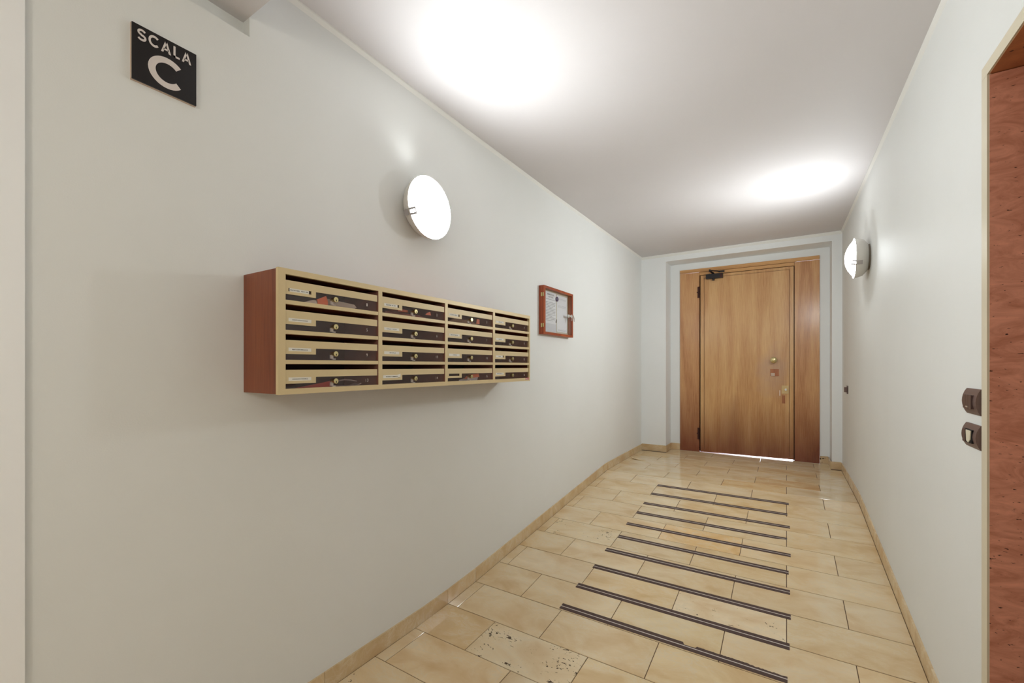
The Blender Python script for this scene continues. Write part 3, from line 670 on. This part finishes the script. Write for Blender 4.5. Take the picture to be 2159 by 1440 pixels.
# unseen globe added behind the viewer as fill light
hl = empty('unseen_fill_globe', (-.15, -1.35, 1.178), 'added fill light, an unseen white globe hanging behind the viewer', 'lamp')
bm = bmesh.new(); cyl_z(bm, -.15, -1.35, .05, 1.158, 1.178, 24); build('fill_globe_rose', bm, M_gloss_white, hl)
bm = bmesh.new(); cyl_z(bm, -.15, -1.35, .005, .885, 1.158, 10); cyl_z(bm, -.15, -1.35, .03, .86, .89, 20); build('fill_globe_stem', bm, M_chrome, hl)
bm = bmesh.new(); bmesh.ops.create_uvsphere(bm, u_segments=32, v_segments=20, radius=.15)
for v in bm.verts: v.co += Vector((-.15, -1.35, .72))
build('fill_globe_glow', bm, M_fill, hl, smooth=True)

# ------------------------------------------------------------------ notice case
NY0, NY1, NZ0, NZ1 = 2.790, 3.296, .235, .592
NF = -1.489
nc = empty('notice_case', (XL, 3.04, NZ0), 'small mahogany-framed glass notice case beside the mailboxes', 'notice case')
t_ = .016
build('case_body', B((XL, NF-.014, NY0, NY0+t_, NZ0, NZ1), (XL, NF-.014, NY1-t_, NY1, NZ0, NZ1), (XL, NF-.014, NY0+t_, NY1-t_, NZ0, NZ0+.014), (XL, NF-.014, NY0+t_, NY1-t_, NZ1-.014, NZ1)), M_mahog2, nc, bevel=.0008)
build('back_board', B(XL+.0005, XL+.005, NY0+t_, NY1-t_, NZ0+.014, NZ1-.014), M_cork, nc)
s_ = .022
gd = build('glazed_door', B((NF-.0125, NF, NY0, NY0+s_, NZ0, NZ1), (NF-.0125, NF, NY1-s_, NY1, NZ0, NZ1), (NF-.0125, NF, NY0+s_, NY1-s_, NZ0, NZ0+.018), (NF-.0125, NF, NY0+s_, NY1-s_, NZ1-.018, NZ1)), M_mahog2, nc, bevel=.001)
build('glass_pane', B(NF-.008, NF-.005, NY0+s_, NY1-s_, NZ0+.018, NZ1-.018), M_glass, gd)
for zc in (.525, .300):
    bm = B((NF-.027, NF-.002, NY0-.0015, NY0, zc-.014, zc+.014))
    h = build('hinge', bm, M_brass, nc)
    bm = bmesh.new(); cyl_z(bm, NF-.0135, NY0-.003, .003, zc-.014, zc+.014, 10); build('hinge_pin', bm, M_brassd, h, smooth=True)
bm = lathe_x([(NF-.004, .013), (NF+.004, .013), (NF+.006, .010), (NF+.012, .008), (NF+.012, 0)], NY1-.085, .405, 20)
lk = build('lock', bm, M_chrome, gd, smooth=True)
bm = bmesh.new(); box(bm, NF-.002, NF+.004, NY1-.075, NY1-.004, .400, .412); box(bm, NF+.004, NF+.016, NY1-.050, NY1-.047, .393, .419)
build('lock_bar', bm, M_chrome, gd, bevel=.001)
bm = bmesh.new(); bar(bm, (NF+.014, NY1-.028, .412), (NF+.012, NY1-.002, .385), .004, .010); bar(bm, (NF+.014, NY1-.050, .404), (NF+.016, NY1-.058, .368), .003, .010); bar(bm, (NF+.014, NY1-.012, .400), (NF+.013, NY1-.006, .366), .003, .009)
build('keys', bm, M_chrome, gd)
px = XL+.0052
def sheet_on_board(y0, y1, z0, z1, x, mat, label):
    o = empty('notice_sheet', (x, (y0+y1)/2, z0), label, 'notice'); build('paper', B(x, x+.0008, y0, y1, z0, z1), mat, o); return o
s1 = sheet_on_board(2.868, 3.052, .325, .565, px+.0016, M_paper, 'printed white sheet with a two-line heading in the notice case')
bm = bmesh.new()
build('heading', text_bm('AMMINISTRAZ.', px+.0024, 2.905, 3.025, .541, .553, bold=.02, depth=.0002), M_greyink, s1)
build('heading', text_bm('NOTIZIE', px+.0024, 2.925, 3.005, .523, .534, bold=.02, depth=.0002), M_greyink, s1)
for k in range(15):
    zz = .508-.0115*k
    if k in (1,): continue
    y = 2.882
    while y < 3.035-(.05 if k in (5, 11, 14) else 0):
        L_ = random.uniform(.008, .022); y2 = min(y+L_, 3.04); box(bm, px+.0024, px+.0026, y, y2, zz, zz+.0032); y = y2+.003
build('text_lines', bm, M_greyink, s1)
sheet_on_board(2.845, 3.058, .262, .335, px, M_paper2, 'blank pale sheet at the lower left of the notice case')
s3 = sheet_on_board(3.072, 3.255, .272, .560, px, M_paper, 'large white sheet filling the right half of the notice case')
bm = bmesh.new()
for k, zz in enumerate((.535, .528, .480, .473, .466, .288, .282)):
    y = 3.09
    while y < 3.235:
        L_ = random.uniform(.01, .03); y2 = min(y+L_, 3.24); box(bm, px+.0008, px+.0010, y, y2, zz, zz+.0022); y = y2+.005
build('text_lines', bm, plain('faint_ink', (176, 178, 186), .6), s3)
build('magnet', lathe_x([(px+.0024, .018), (px+.011, .018), (px+.013, .015), (px+.013, 0)], 3.062, .525, 24), M_magnet, smooth=True, org=(px, 3.062, .525), label='dark blue round magnet holding the sheets in the notice case', cat='magnet')
bm = bmesh.new(); box(bm, px+.0024, px+.0045, 3.048, 3.060, .338, .352); bar(bm, (px+.004, 3.055, .345), (px+.004, 3.060, .366), .003, .004, (1, 0, 0))
build('push_pin', bm, plain('pin_grey', (90, 92, 92), .4, .3), org=(px, 3.055, .35), label='small grey pin between the sheets, below the blue magnet', cat='pin')

# ------------------------------------------------------------------ switches on the right wall
def plate(y0, y1, z0, z1, label):
    t = empty('light_switch', (XR, (y0+y1)/2, z0), label, 'switch')
    n = 8; pts = []
    for i in range(n+1):      # bowed cover: thick in the middle, thin at both ends
        u = i/n; pts.append((XR-.004-.011*math.sin(math.pi*u)**.8, z0+(z1-z0)*u))
    bm = bmesh.new(); pts = pts+[(XR, z1), (XR, z0)]
    A = pts
    prism([(p[0], p[1]) for p in A], 'y', y0, y1, bm)
    return t, bm
t1, bm = plate(1.764, 1.880, -.143, -.067, 'dark brown switch with three rockers, upper of the two by the marble portal')
p1 = build('cover_plate', bm, M_switch, t1, bevel=.0012)
for k in range(3):
    y = 1.789+.023*k
    build('rocker', B(XR-.0185, XR-.008, y, y+.0215, -.126, -.085), M_switchd, t1, bevel=.0015)
build('indicator', B(XR-.0195, XR-.0185, 1.814, 1.832, -.122, -.119), M_chrome, t1)
t2, bm = plate(1.764, 1.884, -.243, -.172, 'dark brown switch with a cream insert, lower of the two by the marble portal')
build('cover_plate', bm, M_switch, t2, bevel=.0012)
build('socket_recess', B(XR-.0165, XR-.008, 1.790, 1.860, -.227, -.188), M_dark, t2)
build('rocker', B(XR-.0190, XR-.008, 1.836, 1.858, -.227, -.188), M_switchd, t2, bevel=.0015)
build('insert', prism([(1.793, -.190), (1.832, -.190), (1.828, -.222), (1.812, -.226), (1.798, -.216)], 'x', XR-.0185, XR-.010), M_cream, t2, label='cream insert with a broken lower edge')
t3 = empty('push_button', (XR, 4.99, -.248), 'small dark brown door button on the right wall beside the oak door', 'switch')
build('cover_plate', B(XR-.007, XR, 4.95, 5.03, -.252, -.180), M_switchd, t3, bevel=.0015)
build('button', B(XR-.026, XR-.007, 4.965, 5.015, -.237, -.193), M_switch, t3, bevel=.003)

# ------------------------------------------------------------------ anti-slip strips
YS = [(2.064, 2.020), (2.270, 2.226), (2.494, 2.452), (2.715, 2.672), (2.920, 2.879), (3.134, 3.094), (3.352, 3.311), (3.550, 3.509), (3.773, 3.731), (3.990, 3.948)]
XE = [(-.990, .004), (-.991, .012), (-.982, .018), (-.987, .016), (-.973, .011), (-.982, .022), (-.973, .004), (-.974, .020), (-.970, .006), (-.973, .016)]
pos = ['nearest', 'second', 'third', 'fourth', 'fifth', 'sixth', 'seventh', 'eighth', 'ninth', 'farthest']
for i, ((yf, yn), (xa, xb)) in enumerate(zip(YS, XE)):
    zc = zf((yf+yn)/2)
    lab = '%s of the ten dark anti-slip strips across the ramp, counted from the viewer' % pos[i]
    if i == 0: lab = 'nearest dark anti-slip strip on the ramp, its far edge torn'
    if i == 9: lab = 'farthest dark anti-slip strip on the ramp, next to the landing'
    if i == 6: lab = 'seventh anti-slip strip from the viewer, its right end frayed'
    t = empty('anti_slip_strip', ((xa+xb)/2, (yf+yn)/2, zc), lab, 'strip', 'anti-slip strips on the ramp')
    def zz_(y, h): return zf(y)+h
    m_ = (yf+yn)/2; hw = .0028
    def ribbon(y_lo, y_hi, h, edge_hi=None, edge_lo=None, n=40):
        bm = bmesh.new(); T = []
        for k in range(n+1):
            x = xa+(xb-xa)*k/n
            yh = y_hi+(edge_hi(k/n) if edge_hi else 0); yl_ = y_lo+(edge_lo(k/n) if edge_lo else 0)
            T.append([bm.verts.new((x, yl_, zz_(yl_, 0))), bm.verts.new((x, yl_, zz_(yl_, h))), bm.verts.new((x, yh, zz_(yh, h))), bm.verts.new((x, yh, zz_(yh, 0)))])
        for a, b in zip(T, T[1:]):
            for q in range(4): bm.faces.new((a[q], a[(q+1) % 4], b[(q+1) % 4], b[q]))
        bm.faces.new(T[0]); bm.faces.new(T[-1][::-1]); return bm
    hi = lo = None; n = 4
    if i == 0:
        rg = [random.uniform(0, .003) for _ in range(200)]
        def hi(u, rg=rg):
            if .60 < u < .655: return -.013-rg[int(u*199)]
            if u > .86: return -.006-rg[int(u*199)]*1.6
            if u > .655: return -.002-rg[int(u*199)]
            return 0
        n = 150
    if i == 6:
        def lo(u): return .0 if u < .93 else min(.014, (u-.93)*.25)
        n = 60
    if lo and i == 6:
        build('grip_band', ribbon(yn, m_-hw, .0016, None, lo, n), M_strip, t)
    else: build('grip_band', ribbon(yn, m_-hw, .0016, n=4), M_strip, t)
    build('grip_band', ribbon(m_+hw, yf, .0016, hi, None, n), M_strip, t)
    build('centre_line', ribbon(m_-hw, m_+hw, .0012, n=4), M_line, t)

# pale chip of stone by the left wall on the landing
zc = zf(4.85)
bm = prism([(-1.487, 4.878), (-1.44, 4.874), (-1.310, 4.806), (-1.34, 4.802), (-1.47, 4.850)], 'z', zc, zc+.003)
for v in bm.verts:
    if v.co.x < -1.4: v.co.z += .012*(-1.4-v.co.x)/.087 if v.co.z > zc+.001 else .009*(-1.4-v.co.x)/.087
build('stone_chip', bm, plain('pale_stone_chip', (222, 200, 160), .6, var=.1, vscale=40), org=(-1.4, 4.84, zc), label='pale flat chip of stone lying on the landing near the left wall corner', cat='debris')
